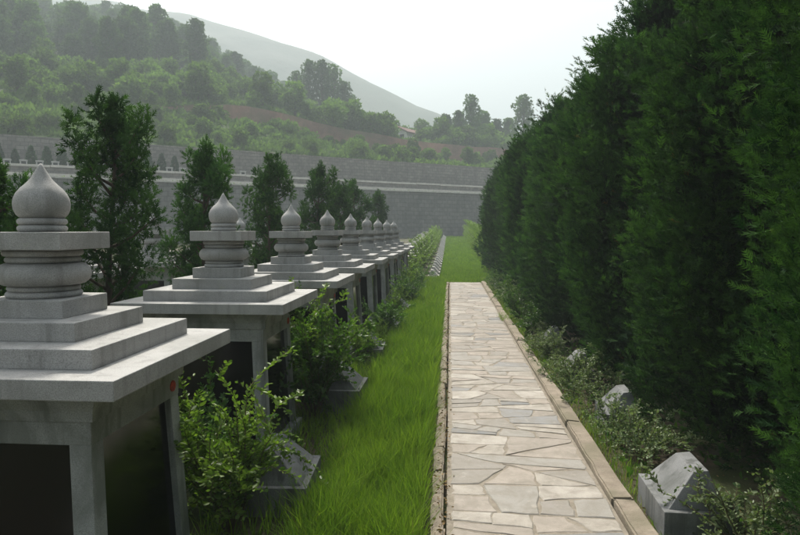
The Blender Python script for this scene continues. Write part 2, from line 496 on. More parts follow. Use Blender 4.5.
kerb_row('kerb_by_grass', 'narrow broken stone kerb between the path and the grass strip', -0.105, -0.028, 0.048, 0.45, 1.2, 5)

# ------------------------------------------------------------------ retaining walls and terraces
WANG = math.atan2(WD.y, WD.x)
def hr_noise(k): return mnoise.noise(Vector((k * 1.37, 2.2, 0.3)))
def wall(name, label, u, v0, v1, z0, z1, th, mat, coping=True, cop_h=0.16):
    x, y = wp(u, 0)
    root = empty(name, (x, y, 0), WANG); tag(root, label, 'wall')
    # top edge slightly uneven
    bm = bmesh.new()
    n = 60; rows = []
    for i in range(n + 1):
        v = v0 + (v1 - v0) * i / n
        zt = z1 + 0.05 * mnoise.noise(Vector((v * 0.3, u, 0)))
        rows.append([bm.verts.new(c) for c in ((v, -0.25, z0), (v, th, z0), (v, th, zt), (v, 0.0, zt))])
    for i in range(n):
        for k in range(4):
            k2 = (k + 1) % 4
            bm.faces.new((rows[i][k], rows[i + 1][k], rows[i + 1][k2], rows[i][k2]))
    bm.faces.new(rows[0]); bm.faces.new(rows[-1])
    link('wall_face', bm_mesh('wall_face', bm, mat), root)
    if coping:
        v = v0; rr = random.Random(int(u * 10) + 1)
        cm = box_mesh('coping_stone', -1.48, 1.48, -0.14, th * 0.6, -0.03, cop_h, M['coping'], 0.02)
        while v + 3 < v1:
            link('coping_stone', cm, root, (v + 1.5, 0, z1 + 0.03 + rr.uniform(-0.02, 0.02)), (0, 0, rr.uniform(-0.004, 0.004)))
            v += 3
    return root
wall('retaining_wall', 'high grey rubble retaining wall closing the end of the cemetery', 0, -75, 40, -0.5, 5.25, 1.0, M['wall_front'], True, 0.10)
wall('terrace_wall', 'low stone terrace wall with pale coping above the high wall', 3.2, -75, 40, 4.8, 6.25, 0.7, M['wall_upper'], True, 0.14)
wall('upper_wall', 'long coursed stone wall below the shrubby hillside', 7.4, -75, 40, 5.8, 9.0, 0.9, M['wall_upper'], False)
x, y = wp(0, 0)
ts = empty('terrace_steps', (x, y, 0), WANG); tag(ts, 'pale stone steps between the high wall and the terrace wall', 'steps')
for u_, z_ in ((1.15, 5.36), (1.75, 5.55), (2.4, 5.75)):
    for k in range(23):
        link('step', box_mesh('step', -2.49, 2.49, 0, 0.55, -0.22, 0.0, M['coping'], 0.01), ts, (-72.5 + 5 * k, u_, z_ + hr_noise(k * 3 + u_) * 0.015))
for nm, u0, u1, z, mt, lab in (('lower_terrace', 0.9, 3.3, 5.2, 'hill', 'grass ledge on top of the high retaining wall'),
                               ('upper_terrace', 3.8, 7.5, 6.15, 'soil', 'terrace floor in front of the upper wall')):
    a = [wp(u0, -75), wp(u0, 40), wp(u1, 40), wp(u1, -75)]
    tag(link(nm, np_mesh(nm, [(x, y, z) for x, y in a], [(0, 1, 2, 3)], M[mt])), lab, kind='structure')

# ------------------------------------------------------------------ hill terrain and mountain
def hill_slope(v):
    return float(np.interp(v, [-60, -20, 2, 12, 24, 33, 50, 60, 90], [0.335, 0.312, 0.285, 0.252, 0.222, 0.20, 0.14, 0.10, 0.04]))
BANK_U = 21.0
def hill_z(u, v):
    b = 2.5 * sstep(-30, -12, v) * (1 - 0.35 * sstep(15, 40, v))        # height of the cut earth bank
    z = 9.0 + 0.10 * max(0, min(u, BANK_U) - 8)
    if u > BANK_U: z += b
    e = 1.0 + 0.7 * sstep(-25, 15, v)
    z += hill_slope(v) * 112 * (max(0.0, min(u, 120) - 8) / 112) ** e
    z += 1.1 * mnoise.noise(Vector((u * 0.07, v * 0.07, 1.3))) * sstep(9, 18, u)
    z -= 0.16 * max(0, u - 120)
    if u < 60: z += 0.45 * math.sin(u * 0.7 + 0.5 * math.sin(v * 0.1)) * sstep(24, 34, u)      # small field terraces
    return z
us = np.concatenate([np.linspace(7.8, 20.8, 14), [21.0, 21.05], np.linspace(22.5, 130, 70), np.linspace(135, 260, 12)])
vsn = np.linspace(-170, 150, 150)
HV = []; HF = []; HM = []
for u in us:
    for v in vsn:
        x, y = wp(u, v); uu = u if u != 21.0 else 20.99
        HV.append((x, y, hill_z(uu, v) + (0.25 * mnoise.noise(Vector((x * 0.4, y * 0.4, 0))) if u > 9 else 0)))
nv = len(vsn)
for i in range(len(us) - 1):
    for j in range(nv - 1):
        HF.append((i * nv + j, i * nv + j + 1, (i + 1) * nv + j + 1, (i + 1) * nv + j))
        HM.append(1 if abs(us[i] - 21.0) < 0.01 else 0)
hm = np_mesh('hillside', HV, HF, M['hill'], True)
hm.materials.append(M['earth']); hm.polygons.foreach_set('material_index', np.array(HM, dtype=np.int32))
tag(link('hillside', hm), 'green terraced hillside with a cut red earth bank', kind='structure')

prof = [(-700, 250), (-500, 262), (-330, 240), (-260, 226), (-210, 212), (-150, 188), (-100, 168), (-50, 142), (-10, 120), (30, 102), (90, 82), (180, 60), (320, 30), (520, 0)]
px_ = [p[0] for p in prof]; pz_ = [p[1] for p in prof]
MV = []; MF = []
mx = np.linspace(-700, 520, 120); my = np.linspace(300, 980, 60)
for y in my:
    for x in mx:
        r = float(np.interp(x, px_, pz_))
        s = 1 - abs(y - 640) / 345.0
        q = Vector((x * 0.011, y * 0.011, 4.2))
        z = r * max(0, s) ** 0.9 + 9 * mnoise.noise(q) * (1 - 0.7 * (s > 0.85)) + 4 * mnoise.noise(q * 3.1)
        MV.append((x * 0.62, y * 0.62, (z - 6) * 0.62 + 0.6))
for j in range(len(my) - 1):
    for i in range(len(mx) - 1):
        MF.append((j * 120 + i, j * 120 + i + 1, (j + 1) * 120 + i + 1, (j + 1) * 120 + i))
tag(link('mountain', np_mesh('mountain', MV, MF, M['mountain'], True)), 'hazy mountain ridge behind the hillside', kind='structure')

# ------------------------------------------------------------------ tombs
def build_tomb():
    t = empty('tomb')
    G, B = M['granite'], M['granite_body']
    bx0, by0, bx1, by1 = 0.430, 0.400, 0.395, 0.365          # half extents of the body at foot and at top
    link('plinth', box_mesh('plinth', -0.47, 0.47, -0.45, 0.45, -0.05, 0.09, B, 0.006), t)
    c = 0.082
    for sx in (-1, 1):
        for sy in (-1, 1):
            link('column', frustum_mesh('column', rect(c / 2, c / 2, 0.09, sx * (bx0 - c / 2), sy * (by0 - c / 2)),
                                        rect(c / 2, c / 2, 0.852, sx * (bx1 - c / 2), sy * (by1 - c / 2)), B, 0.004), t)
    rc = 0.03
    for sy in (-1, 1):
        hw0, hw1 = bx0 - c + 0.004, bx1 - c + 0.004
        y0, y1 = sy * (by0 - rc), sy * (by1 - rc)
        def q(hw, yy, z): a, b = sorted((yy, yy - sy * 0.03)); return [(-hw, a, z), (hw, a, z), (hw, b, z), (-hw, b, z)]
        link('panel', frustum_mesh('panel', q(hw0, y0, 0.09), q(hw1, y1, 0.852), M['black'], 0.0), t)
    for sx in (-1, 1):
        hw0, hw1 = by0 - c + 0.004, by1 - c + 0.004
        x0, x1 = sx * (bx0 - rc), sx * (bx1 - rc)
        def q2(hw, xx, z): a, b = sorted((xx, xx - sx * 0.03)); return [(a, -hw, z), (b, -hw, z), (b, hw, z), (a, hw, z)]
        link('panel', frustum_mesh('panel', q2(hw0, x0, 0.09), q2(hw1, x1, 0.852), M['black'], 0.0), t)
    beam = link('beam', frustum_mesh('beam', rect(bx1 + 0.002, by1 + 0.002, 0.848), rect(bx1 + 0.004, by1 + 0.004, 0.94), B, 0.004), t)
    # coved cornice under the roof slab
    bm = bmesh.new(); rows = []
    for k in range(6):
        f = k / 5; o = 0.018 + 0.075 * (1 - math.cos(f * math.pi / 2)); z = 0.938 + 0.125 * math.sin(f * math.pi / 2 * 0.98)
        rows.append([bm.verts.new(p) for p in rect(bx1 + o, by1 + o, z)])
    for k in range(5):
        for i in range(4):
            j = (i + 1) % 4; bm.faces.new((rows[k][i], rows[k][j], rows[k + 1][j], rows[k + 1][i]))
    bm.faces.new(rows[0][::-1]); bm.faces.new(rows[-1])
    link('cornice', bm_mesh('cornice', bm, B), t)
    HX, HY = 0.585, 0.55
    up = lambda z: 1.127 + (z - 1.127) * 1.037
    link('roof_slab', frustum_mesh('roof_slab', rect(HX, HY, 1.058), rect(HX, HY, 1.127), G, 0.004), t)
    for ins, z0, z1 in ((0.155, 1.1265, 1.196), (0.300, 1.1955, 1.265), (0.408, 1.2645, 1.333)):
        link('tier', frustum_mesh('tier', rect(HX - ins, HY - ins * 0.95, up(z0)), rect(HX - ins, HY - ins * 0.95, up(z1)), G, 0.004), t)
    def ring(rm, z0, z1, n=7, squash=1.0, core=None):
        out = []
        for k in range(n + 1):
            a = -math.pi / 2 + math.pi * k / n
            out.append((rm - (z1 - z0) / 2 * squash + (z1 - z0) / 2 * squash * math.cos(a), (z0 + z1) / 2 + (z1 - z0) / 2 * math.sin(a)))
        return out
    pr = ring(0.138, 1.332, 1.357) + ring(0.132, 1.357, 1.380) + ring(0.172, 1.380, 1.466, 12, 1.0) + ring(0.136, 1.466, 1.492) + ring(0.145, 1.492, 1.521)
    pr = [(r * 1.03, up(z)) for r, z in pr]
    link('drum', lathe_mesh('drum', pr, G, 40), t)
    link('cap_plate', frustum_mesh('cap_plate', rect(0.186, 0.180, up(1.520)), rect(0.186, 0.180, up(1.587)), G, 0.004), t)
    fr = ring(0.090, 1.5865, 1.614) + ring(0.090, 1.614, 1.641)
    fin = [(0.078, 1.641), (0.092, 1.655), (0.1005, 1.675), (0.1025, 1.697), (0.099, 1.718), (0.090, 1.738), (0.075, 1.757), (0.058, 1.773), (0.043, 1.789), (0.031, 1.806), (0.021, 1.824), (0.011, 1.842), (0.003, 1.855)]
    fr = [(r * 1.03, up(z)) for r, z in fr]; fin = [(r * 1.03, up(z)) for r, z in fin]
    f = link('finial', lathe_mesh('finial', fin, G, 40), t)
    link('finial_collar', lathe_mesh('finial_collar', fr, G, 40), f)
    bm = bmesh.new()
    bmesh.ops.create_cone(bm, cap_ends=True, segments=20, radius1=0.026, radius2=0.025, depth=0.005)
    s = link('red_seal', bm_mesh('red_seal', bm, M['seal']), beam, (bx1 + 0.0055, 0.30, 0.900), (0, R(90), 0))
    tag(s, 'small round red seal painted on the beam')
    return t
TX, TY0, TSP = -1.66, 2.50, 2.045
tomb0 = build_tomb()
trnd = random.Random(11)
for i in range(-1, 9):
    o = tomb0 if i == -1 else copy_tree(tomb0)
    o.location = (TX + trnd.uniform(-0.008, 0.008), TY0 + TSP * i + (0.07 if i == 1 else 0), -0.012 + trnd.uniform(-0.006, 0.006)); o.rotation_euler = (0, 0, trnd.uniform(-0.008, 0.008))
    tag(o, 'grey stone tomb with onion finial by the grass strip, %s from the path end' % ORD[8 - i], 'tomb', 'stone tombs along the grass strip')
for i in range(10):
    o = copy_tree(tomb0)
    o.location = (-4.55, 3.4 + TSP * i, trnd.uniform(-0.02, 0.0)); o.rotation_euler = (0, 0, trnd.uniform(-0.01, 0.01))
    tag(o, 'grey stone tomb with onion finial in the row behind the young junipers', 'tomb', 'stone tombs behind the junipers')

# slant-faced grave markers
def build_marker(sign, mat):
    """a hipped slant block on a flat base; sign = +1 slants towards +X"""
    t = empty('grave_marker')
    link('base', box_mesh('base', -0.20, 0.20, -0.27, 0.27, -0.04, 0.17, mat, 0.006), t)
    b = rect(0.165, 0.235, 0.169)
    tp = [(-0.10, -0.15, 0.355), (-0.01, -0.15, 0.345), (-0.01, 0.15, 0.345), (-0.10, 0.15, 0.355)]
    if sign < 0:
        tp = [(0.01, -0.15, 0.345), (0.10, -0.15, 0.355), (0.10, 0.15, 0.355), (0.01, 0.15, 0.345)]
    link('slant_block', frustum_mesh('slant_block', b, tp, mat, 0.005), t)
    return t
mk_l = build_marker(1, M['granite_marker']); mk_r = build_marker(-1, M['granite_marker'])
mk_r.scale = (0.72, 0.85, 0.88)
for i in range(9):
    o = mk_l if i == 0 else copy_tree(mk_l)
    o.location = (-0.98 + trnd.uniform(-0.03, 0.03), 3.72 + TSP * i, trnd.uniform(-0.03, 0.02)); o.rotation_euler = (0, 0, trnd.uniform(-0.06, 0.06))
    tag(o, 'slanted grey grave marker at the grass edge by the tombs, %s from the path end' % ORD[8 - i], 'grave marker', 'grave markers by the tombs')
for i in range(9):
    o = mk_r if i == 0 else copy_tree(mk_r)
    o.location = ((1.30 if i == 0 else 1.36) + trnd.uniform(-0.03, 0.03), 3.60 + 1.72 * i, trnd.uniform(-0.04, 0.0)); o.rotation_euler = (0, 0, trnd.uniform(-0.08, 0.08))
    tag(o, 'slanted grey grave marker under the juniper hedge, %s from the path end' % ORD[8 - i], 'grave marker', 'grave markers under the hedge')

mk_r.scale = (0.85, 1.0, 1.0)

# low graves beyond the path
def build_low_grave():
    t = empty('low_tomb')
    link('body', box_mesh('body', -0.45, 0.45, -0.4, 0.4, -0.1, 0.62, M['granite_body'], 0.006), t)
    link('panel', box_mesh('panel', 0.449, 0.458, -0.28, 0.28, 0.08, 0.52, M['black'], 0.0), t)
    link('roof_slab', box_mesh('roof_slab', -0.55, 0.55, -0.5, 0.5, 0.618, 0.70, M['coping'], 0.006), t)
    return t
lg = build_low_grave()
for i in range(16):
    o = lg if i == 0 else copy_tree(lg)
    y = 22.6 + 2.2 * i
    o.location = (-1.75, y, ground_z(0, y) - 0.02)
    tag(o, 'low flat-roofed tomb in the row beyond the end of the path', 'tomb', 'low tombs beyond the path')
km = build_marker(1, M['coping'])
for i in range(26):
    o = km if i == 0 else copy_tree(km)
    y = 20.6 + 1.5 * i
    o.location = (-0.52, y, ground_z(0, y) - 0.02); o.scale = (0.9, 1.1, 1.0)
    tag(o, 'pale grave marker in the line edging the far lawn', 'grave marker', 'pale grave markers edging the far lawn')

# ------------------------------------------------------------------ foliage templates
def leaf_tri(pts):
    return np.array(pts, dtype=float)
# feathery scale-leaf spray: a spine with side fingers, all thin triangles
def spray_template(pairs=4, w=0.055):
    V = [(-w * 0.6, 0, 0), (w * 0.6, 0, 0), (0, 1.0, 0.04)]; F = [(0, 1, 2)]
    for k in range(pairs):
        y = 0.12 + 0.68 * k / pairs; L = 0.46 * (1 - 0.55 * k / pairs)
        for s in (-1, 1):
            b = len(V); zz = 0.06 * (1 if (k + (s > 0)) % 2 else -1)
            V += [(0, y - w * 0.7, 0), (0, y + w * 0.9, 0), (s * L * 0.72, y + L * 0.85, zz)]
            F.append((b, b + 1, b + 2))
    return np.array(V), np.array(F)
SPR, SPRF = spray_template(4, 0.075)
SPR2, SPR2F = spray_template(3, 0.12)
# an oval leaf folded along its midrib
LEAF = np.array([(0, 0, 0), (-0.24, 0.32, 0.06), (-0.2, 0.7, 0.05), (0, 1.0, -0.05), (0.2, 0.7, 0.05), (0.24, 0.32, 0.06), (0, 0.5, -0.02)])
LEAFF = np.array([(0, 6, 1), (1, 6, 2), (2, 6, 3), (3, 6, 4), (4, 6, 5), (5, 6, 0)])
# a ragged leaf cluster for distant crowns: three leaves from one point
CL = []; CLF = []
for k, (a, l) in enumerate(((-0.9, 0.8), (0.0, 1.0), (0.95, 0.75))):
    b = len(CL); dx, dy = math.sin(a), math.cos(a)
    CL += [(0, 0, 0), (dx * l * 0.5 - dy * 0.26, dy * l * 0.5 + dx * 0.26, 0.1 * (k - 1)), (dx * l, dy * l, -0.12), (dx * l * 0.5 + dy * 0.26, dy * l * 0.5 - dx * 0.26, -0.1 * (k - 1))]
    CLF += [(b, b + 1, b + 2), (b, b + 2, b + 3)]
CL = np.array(CL); CLF = np.array(CLF)

# ------------------------------------------------------------------ juniper hedge
HR_h = [0.06, 0.4, 1.0, 1.8, 2.6, 3.1, 3.5, 3.85, 4.15, 4.35]
HR_r = [0.62, 0.84, 0.97, 1.0, 0.96, 0.87, 0.68, 0.43, 0.20, 0.03]
def hedge_crown(seed, n_spray, n_tip, size, tmpl):
    rng = np.random.default_rng(seed)
    ph = rng.uniform(0, 6.28, 8)
    def radius(h, a):
        r = np.interp(h, HR_h, HR_r)
        lump = 0.10 * np.sin(3 * a + ph[0] + 1.3 * h) + 0.07 * np.sin(5 * a - 2.1 * h + ph[1]) + 0.06 * np.sin(8 * a + 3.7 * h + ph[2]) + 0.05 * np.sin(5.3 * h + ph[3] + 2 * a) + 0.04 * np.sin(13 * a - 6 * h + ph[4])
        return np.maximum(r * (1 + lump), 0.02)
    # clumps of sprays standing proud of a thinner shell
    Ps, Ds, Ss, Ts = [], [], [], []
    nc = 420; per = int(n_spray * 0.72 / nc)
    for k in range(nc):
        hh = rng.uniform(0.10, 4.25)
        while rng.uniform(0, 1.05) > np.interp(hh, HR_h, HR_r) + 0.06: hh = rng.uniform(0.10, 4.25)
        aa = rng.uniform(0, 2 * np.pi); cr = rng.uniform(0.14, 0.32); rc = float(radius(np.array(hh), np.array(aa))) - cr * rng.uniform(0.25, 1.25)
        out = np.array([math.cos(aa), math.sin(aa), 0.45])
        o = rng.normal(0, 1, (per, 3)) + out * 0.75; o /= np.linalg.norm(o, axis=1, keepdims=True)
        Ps.append(np.array([rc * math.cos(aa), rc * math.sin(aa), hh]) + o * cr * rng.uniform(0.35, 1.0, (per, 1)) * np.array([1, 1, 1.3]))
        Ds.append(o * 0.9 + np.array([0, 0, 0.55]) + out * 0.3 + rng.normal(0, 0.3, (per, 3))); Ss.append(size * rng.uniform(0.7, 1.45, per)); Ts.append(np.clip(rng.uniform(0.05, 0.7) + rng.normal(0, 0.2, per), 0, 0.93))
    m = n_spray
    h = rng.uniform(0.10, 4.33, m); keep = rng.uniform(0, 1.1, m) < np.interp(h, HR_h, HR_r) + 0.08
    h = h[keep][:int(n_spray * 0.3)]; n = len(h); a = rng.uniform(0, 2 * np.pi, n)
    r = np.maximum(radius(h, a) - 0.22 - rng.exponential(0.08, n), 0.02)
    Ps.append(np.stack([r * np.cos(a), r * np.sin(a), h], 1))
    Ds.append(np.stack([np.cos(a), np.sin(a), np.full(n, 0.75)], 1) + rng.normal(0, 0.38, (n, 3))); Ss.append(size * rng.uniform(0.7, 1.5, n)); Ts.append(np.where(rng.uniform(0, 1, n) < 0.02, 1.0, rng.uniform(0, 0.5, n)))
    # leading branchlets that break the outline
    for k in range(n_tip):
        hh = rng.uniform(0.25, 4.33)
        if rng.uniform() > np.interp(hh, HR_h, HR_r) + 0.25: continue
        aa = rng.uniform(0, 2 * np.pi); L = rng.uniform(0.12, 0.30)
        d = np.array([math.cos(aa), math.sin(aa), rng.uniform(0.5, 1.3)]) + rng.normal(0, 0.2, 3); d /= np.linalg.norm(d)
        r0 = float(radius(np.array(hh), np.array(aa))) - 0.10
        o = np.array([r0 * math.cos(aa), r0 * math.sin(aa), hh]); q = 15
        t = np.linspace(0, 1, q)[:, None]
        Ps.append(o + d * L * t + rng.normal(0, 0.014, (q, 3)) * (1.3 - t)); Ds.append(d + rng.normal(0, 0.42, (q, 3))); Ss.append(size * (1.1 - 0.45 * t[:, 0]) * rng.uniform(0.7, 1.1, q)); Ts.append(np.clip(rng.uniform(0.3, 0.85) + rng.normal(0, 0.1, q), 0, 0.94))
    V, F = scatter(*tmpl, np.concatenate(Ps), np.concatenate(Ds), np.concatenate(Ss), rng)
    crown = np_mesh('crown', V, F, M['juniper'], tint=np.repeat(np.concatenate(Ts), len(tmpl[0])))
    # inner foliage, coarser and closer to the trunk
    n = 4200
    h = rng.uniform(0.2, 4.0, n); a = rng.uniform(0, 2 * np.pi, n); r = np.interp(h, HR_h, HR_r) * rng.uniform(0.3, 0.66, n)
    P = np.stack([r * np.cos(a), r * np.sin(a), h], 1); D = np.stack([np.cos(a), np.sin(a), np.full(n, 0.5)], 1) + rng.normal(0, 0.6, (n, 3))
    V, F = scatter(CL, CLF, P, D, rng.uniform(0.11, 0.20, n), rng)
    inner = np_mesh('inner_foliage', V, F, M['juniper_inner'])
    rr = random.Random(seed)
    paths = [([(0, 0, -0.1), (0.03, 0.02, 1.2), (-0.02, 0.03, 2.6), (0.0, 0.0, 4.0)], 0.10, 0.02)]
    for k in range(22):
        z = 0.3 + 3.2 * k / 22; an = rr.uniform(0, 6.28); L = float(np.interp(z, HR_h, HR_r)) * 0.85
        paths.append(([(0, 0, z), (L * 0.5 * math.cos(an), L * 0.5 * math.sin(an), z + 0.16), (L * math.cos(an), L * math.sin(an), z + 0.45)], 0.025, 0.006))
    trunk = tube_mesh('trunk', paths, M['bark'], 6)
    return crown, inner, trunk
hv = [hedge_crown(21, 46000, 600, 0.062, (SPR, SPRF)), hedge_crown(22, 34000, 520, 0.078, (SPR2, SPR2F)), hedge_crown(23, 15000, 340, 0.115, (SPR2, SPR2F))]
hr = random.Random(4)
for i in range(-2, 11):
    y = 2.45 + 2.2 * i
    var = hv[0] if i == 0 else hv[2] if i < 0 else hv[1] if i in (1, 2) else hv[2]
    t = empty('juniper_tree', ((2.13 if i == 0 else 2.32 if i < 5 else 2.22) + hr.uniform(-0.08, 0.08), y + hr.uniform(-0.1, 0.1), 0), hr.uniform(0, 6.28))
    s = hr.uniform(0.93, 1.06); t.scale = (s, s, hr.uniform(0.93, 1.03) * (1.05 if i < 1 else 0.96))
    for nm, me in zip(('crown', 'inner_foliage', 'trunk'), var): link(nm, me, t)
    tag(t, 'tall dark juniper in the hedge facing the tombs, %s from the far lawn' % ORD[10 - i], 'tree', 'junipers in the hedge row')

# ------------------------------------------------------------------ young junipers behind the tombs
def young_juniper(seed, H, W):
    rng = np.random.default_rng(seed); rr = random.Random(seed)
    paths = []; Ps, Ds, Ss, Ts = [], [], [], []
    tx, ty = rr.uniform(-0.05, 0.05), rr.uniform(-0.05, 0.05)
    trunk_at = lambda z: np.array([tx * math.sin(z * 1.7), ty * math.sin(z * 2.1), z])
    paths.append(([tuple(trunk_at(z)) for z in np.linspace(-0.05, H * 0.93, 8)], 0.045, 0.008))
    nb = 29
    def clump(cen, rad, q):
        off = rng.normal(0, 1, (q, 3)); off /= np.linalg.norm(off, axis=1, keepdims=True); off *= rad * rng.uniform(0.25, 1.0, (q, 1)) * np.array([1, 1, 1.25])
        Ps.append(cen + off); Ds.append(off / rad * 1.0 + np.array([0, 0, 0.35]) + rng.normal(0, 0.35, (q, 3))); Ss.append(rng.uniform(0.05, 0.10, q)); Ts.append(np.clip(rng.uniform(0.05, 0.75) + rng.normal(0, 0.18, q), 0, 0.93))
    for k in range(nb):
        f = (k + rr.uniform(0, 0.9)) / nb; z = H * (0.25 + 0.63 * f); an = k * 2.4 + rr.uniform(-0.6, 0.6)
        env = W * (0.62 + 0.38 * min(1, f * 3.0)) * (1.0 - 0.62 * f ** 1.6) * rr.choice((0.45, 0.7, 0.9, 1.05, 1.2))
        o = trunk_at(z); d = np.array([math.cos(an), math.sin(an), rr.uniform(0.35, 0.95)])
        e = o + d * env; mid = o + d * env * 0.5 + np.array([0, 0, -0.03])
        paths.append(([tuple(o), tuple(mid), tuple(e)], 0.016, 0.004))
        clump(e, rr.uniform(0.09, 0.15), 95)
        clump(o + d * env * 0.62 + rng.normal(0, 0.05, 3), rr.uniform(0.07, 0.11), 50)
        if rr.random() < 0.6: clump(e + np.array([rr.uniform(-.1, .1), rr.uniform(-.1, .1), rr.uniform(0.08, 0.2)]), rr.uniform(0.06, 0.11), 55)
    for k in range(5): clump(trunk_at(H * (0.86 + 0.03 * k)) + rng.normal(0, 0.05 * (1 - k / 6), 3), 0.13 - 0.014 * k, 90)
    V, F = scatter(SPR2, SPR2F, np.concatenate(Ps), np.concatenate(Ds), np.concatenate(Ss), rng)
    return np_mesh('crown', V, F, M['juniper_left'], tint=np.repeat(np.concatenate(Ts), len(SPR2))), tube_mesh('trunk', paths, M['bark'], 5)
yj = [young_juniper(31, 2.6, 0.52), young_juniper(32, 2.6, 0.50), young_juniper(33, 2.6, 0.55)]
ylist = [(-2.72, 3.62, 2.02, 0), (-2.75, 5.05, 2.66, 0), (-2.72, 6.95, 2.58, 1), (-2.75, 9.6, 2.68, 2), (-2.72, 13.1, 2.95, 1), (-2.70, 15.6, 2.7, 0), (-2.68, 17.9, 2.95, 2), (-2.6, 23.0, 3.0, 1),
         (-3.3, 8.3, 1.5, 2), (-3.2, 11.4, 1.9, 0)]
for i, (x, y, H, k) in enumerate(ylist):
    t = empty('young_juniper', (x, y, 0), rnd.uniform(0, 6.28)); s = H / 2.6; t.scale = (s * 0.92, s * 0.92, s)
    link('crown', yj[k][0], t); link('trunk', yj[k][1], t)
    if i < 8: tag(t, 'young bushy juniper between the two tomb rows, %s from the far lawn' % ORD[7 - i], 'tree', 'young junipers between the tomb rows')
    else: tag(t, 'small low juniper behind the taller young junipers', 'tree', 'small junipers by the back tomb row')

# ------------------------------------------------------------------ leafy shrubs
def leafy_shrub(seed, H, W, n_stem, leaf, mat, spacing=0.022, arch=0.5):
    rng = np.random.default_rng(seed); rr = random.Random(seed)
    paths = []; Ps, Ds, Ss = [], [], []
    def stem(o, d, L, r, depth):
        n = 7; p = np.array(o, float); d = np.array(d, float); d /= np.linalg.norm(d); pts_ = [tuple(p)]
        for k in range(n):
            d = d + np.array([0, 0, -arch * 0.12 * k / n * 2]) + rng.normal(0, 0.09, 3); d /= np.linalg.norm(d)
            p = p + d * L / n; pts_.append(tuple(p))
            if depth < 2 and k > 0 and rr.random() < (0.75 if depth == 0 else 0.45):
                sd = d + rng.normal(0, 0.7, 3); stem(p, sd, L * rr.uniform(0.25, 0.5), r * 0.5, depth + 1)
        paths.append((pts_, r, r * 0.35))
        A = np.array(pts_); m = max(3, int(L / spacing))
        t = np.linspace(0.22 if depth == 0 else 0.05, 1.0, m) * n
        i0 = np.minimum(t.astype(int), n - 1); f = (t - i0)[:, None]
        q = A[i0] * (1 - f) + A[i0 + 1] * f; ax = A[i0 + 1] - A[i0]; ax /= np.linalg.norm(ax, axis=1, keepdims=True)
        side = np.cross(ax, np.array([0, 0, 1.0])) + 1e-3; side /= np.linalg.norm(side, axis=1, keepdims=True)
        for s in (-1, 1):
            Ps.append(q); Ds.append(ax * 0.55 + s * side * 0.8 + rng.normal(0, 0.28, q.shape) + np.array([0, 0, 0.18])); Ss.append(leaf * rng.uniform(0.6, 1.15, m) * (1 - 0.35 * (t / n) ** 3))
    for k in range(n_stem):
        an = rr.uniform(0, 6.28); r0 = rr.uniform(0, 0.12) * W
        out = rr.uniform(0.1, 1.0) * W / H
        stem((r0 * math.cos(an), r0 * math.sin(an), 0), (out * math.cos(an), out * math.sin(an), 1.0), H * rr.uniform(0.6, 1.08), 0.006, 0)
    V, F = scatter(LEAF, LEAFF, np.concatenate(Ps), np.concatenate(Ds), np.concatenate(Ss), rng)
    fo = np_mesh('foliage', V, F, mat); st = tube_mesh('stems', paths, M['stem'], 4)
    return fo, st
def put_shrub(var, x, y, s, label, group, rz=0, z=0, cat='shrub'):
    t = empty('leafy_shrub', (x, y, z), rz); t.scale = (s, s, s) if not hasattr(s, '__len__') else s
    f = link('foliage', var[0], t); f['kind'] = 'stuff'; link('stems', var[1], t)
    tag(t, label, cat, group); return t
LS = [leafy_shrub(41, 0.72, 0.42, 20, 0.042, M['privet'], 0.019), leafy_shrub(42, 0.72, 0.45, 24, 0.044, M['privet_deep'], 0.018),
      leafy_shrub(43, 0.45, 0.5, 13, 0.034, M['pale_leaf'], 0.02, 0.9), leafy_shrub(44, 0.62, 0.42, 17, 0.044, M['privet_deep'], 0.019)]
SG = 'leafy shrubs between the tombs'
put_shrub(LS[0], -1.14, 3.22, 1.0, 'bright yellow-green leafy shrub with upright shoots, beside a tomb with its red seal showing', SG, 0.4)
put_shrub(LS[3], -1.42, 3.55, 0.95, 'dark leafy shrub behind the yellow-green shrub, between two tombs', SG, 2.0)
put_shrub(LS[3], -1.75, 3.45, 0.9, 'dark leafy shrub in the gap behind the foremost tomb', SG, 5.0)
put_shrub(LS[1], -1.15, 5.30, (1.05, 1.1, 1.3), 'dense green shrub crowding a tomb corner behind the yellow-green shrub', SG, 1.1)
put_shrub(LS[0], -1.45, 5.55, 1.2, 'tall light green shrub squeezed between two tombs', SG, 3.3)
for i in range(2, 9):
    y = 3.45 + TSP * i
    put_shrub(LS[1] if i % 2 else LS[0], -0.98 + hr.uniform(-0.08, 0.06), y, hr.uniform(0.62, 0.9), 'round green shrub in a gap between tombs, %s such gap from the path end' % ORD[8 - i], SG, hr.uniform(0, 6))
    put_shrub(LS[i % 2], -0.98, y + 1.0, 0.45, 'low green shrub hugging a tomb beside the grass, %s from the path end' % ORD[8 - i], 'low shrubs against the tombs', hr.uniform(0, 6))
for i in range(13):
    y = 3.2 + 1.22 * i
    put_shrub(LS[2], (1.36 if i == 0 else 1.46) + hr.uniform(-0.16, 0.12), y, hr.uniform(0.8, 1.25), 'pale-leaved low shrub under the juniper hedge, %s from the far lawn' % ORD[12 - i], 'pale shrubs under the hedge', hr.uniform(0, 6))
for i in range(7):
    y = 9.6 + 1.45 * i
    put_shrub(LS[3], 1.35 + hr.uniform(-0.1, 0.1), y, hr.uniform(0.7, 1.0), 'green low shrub spilling from under the hedge towards the kerb', 'green shrubs under the hedge', hr.uniform(0, 6))
for y in (4.75, 5.05, 6.4, 6.8, 8.2, 8.6):
    put_shrub(LS[2], 1.27, y, 0.75, 'pale-leaved low shrub half covering a grave marker under the hedge', 'pale shrubs over the markers', y)
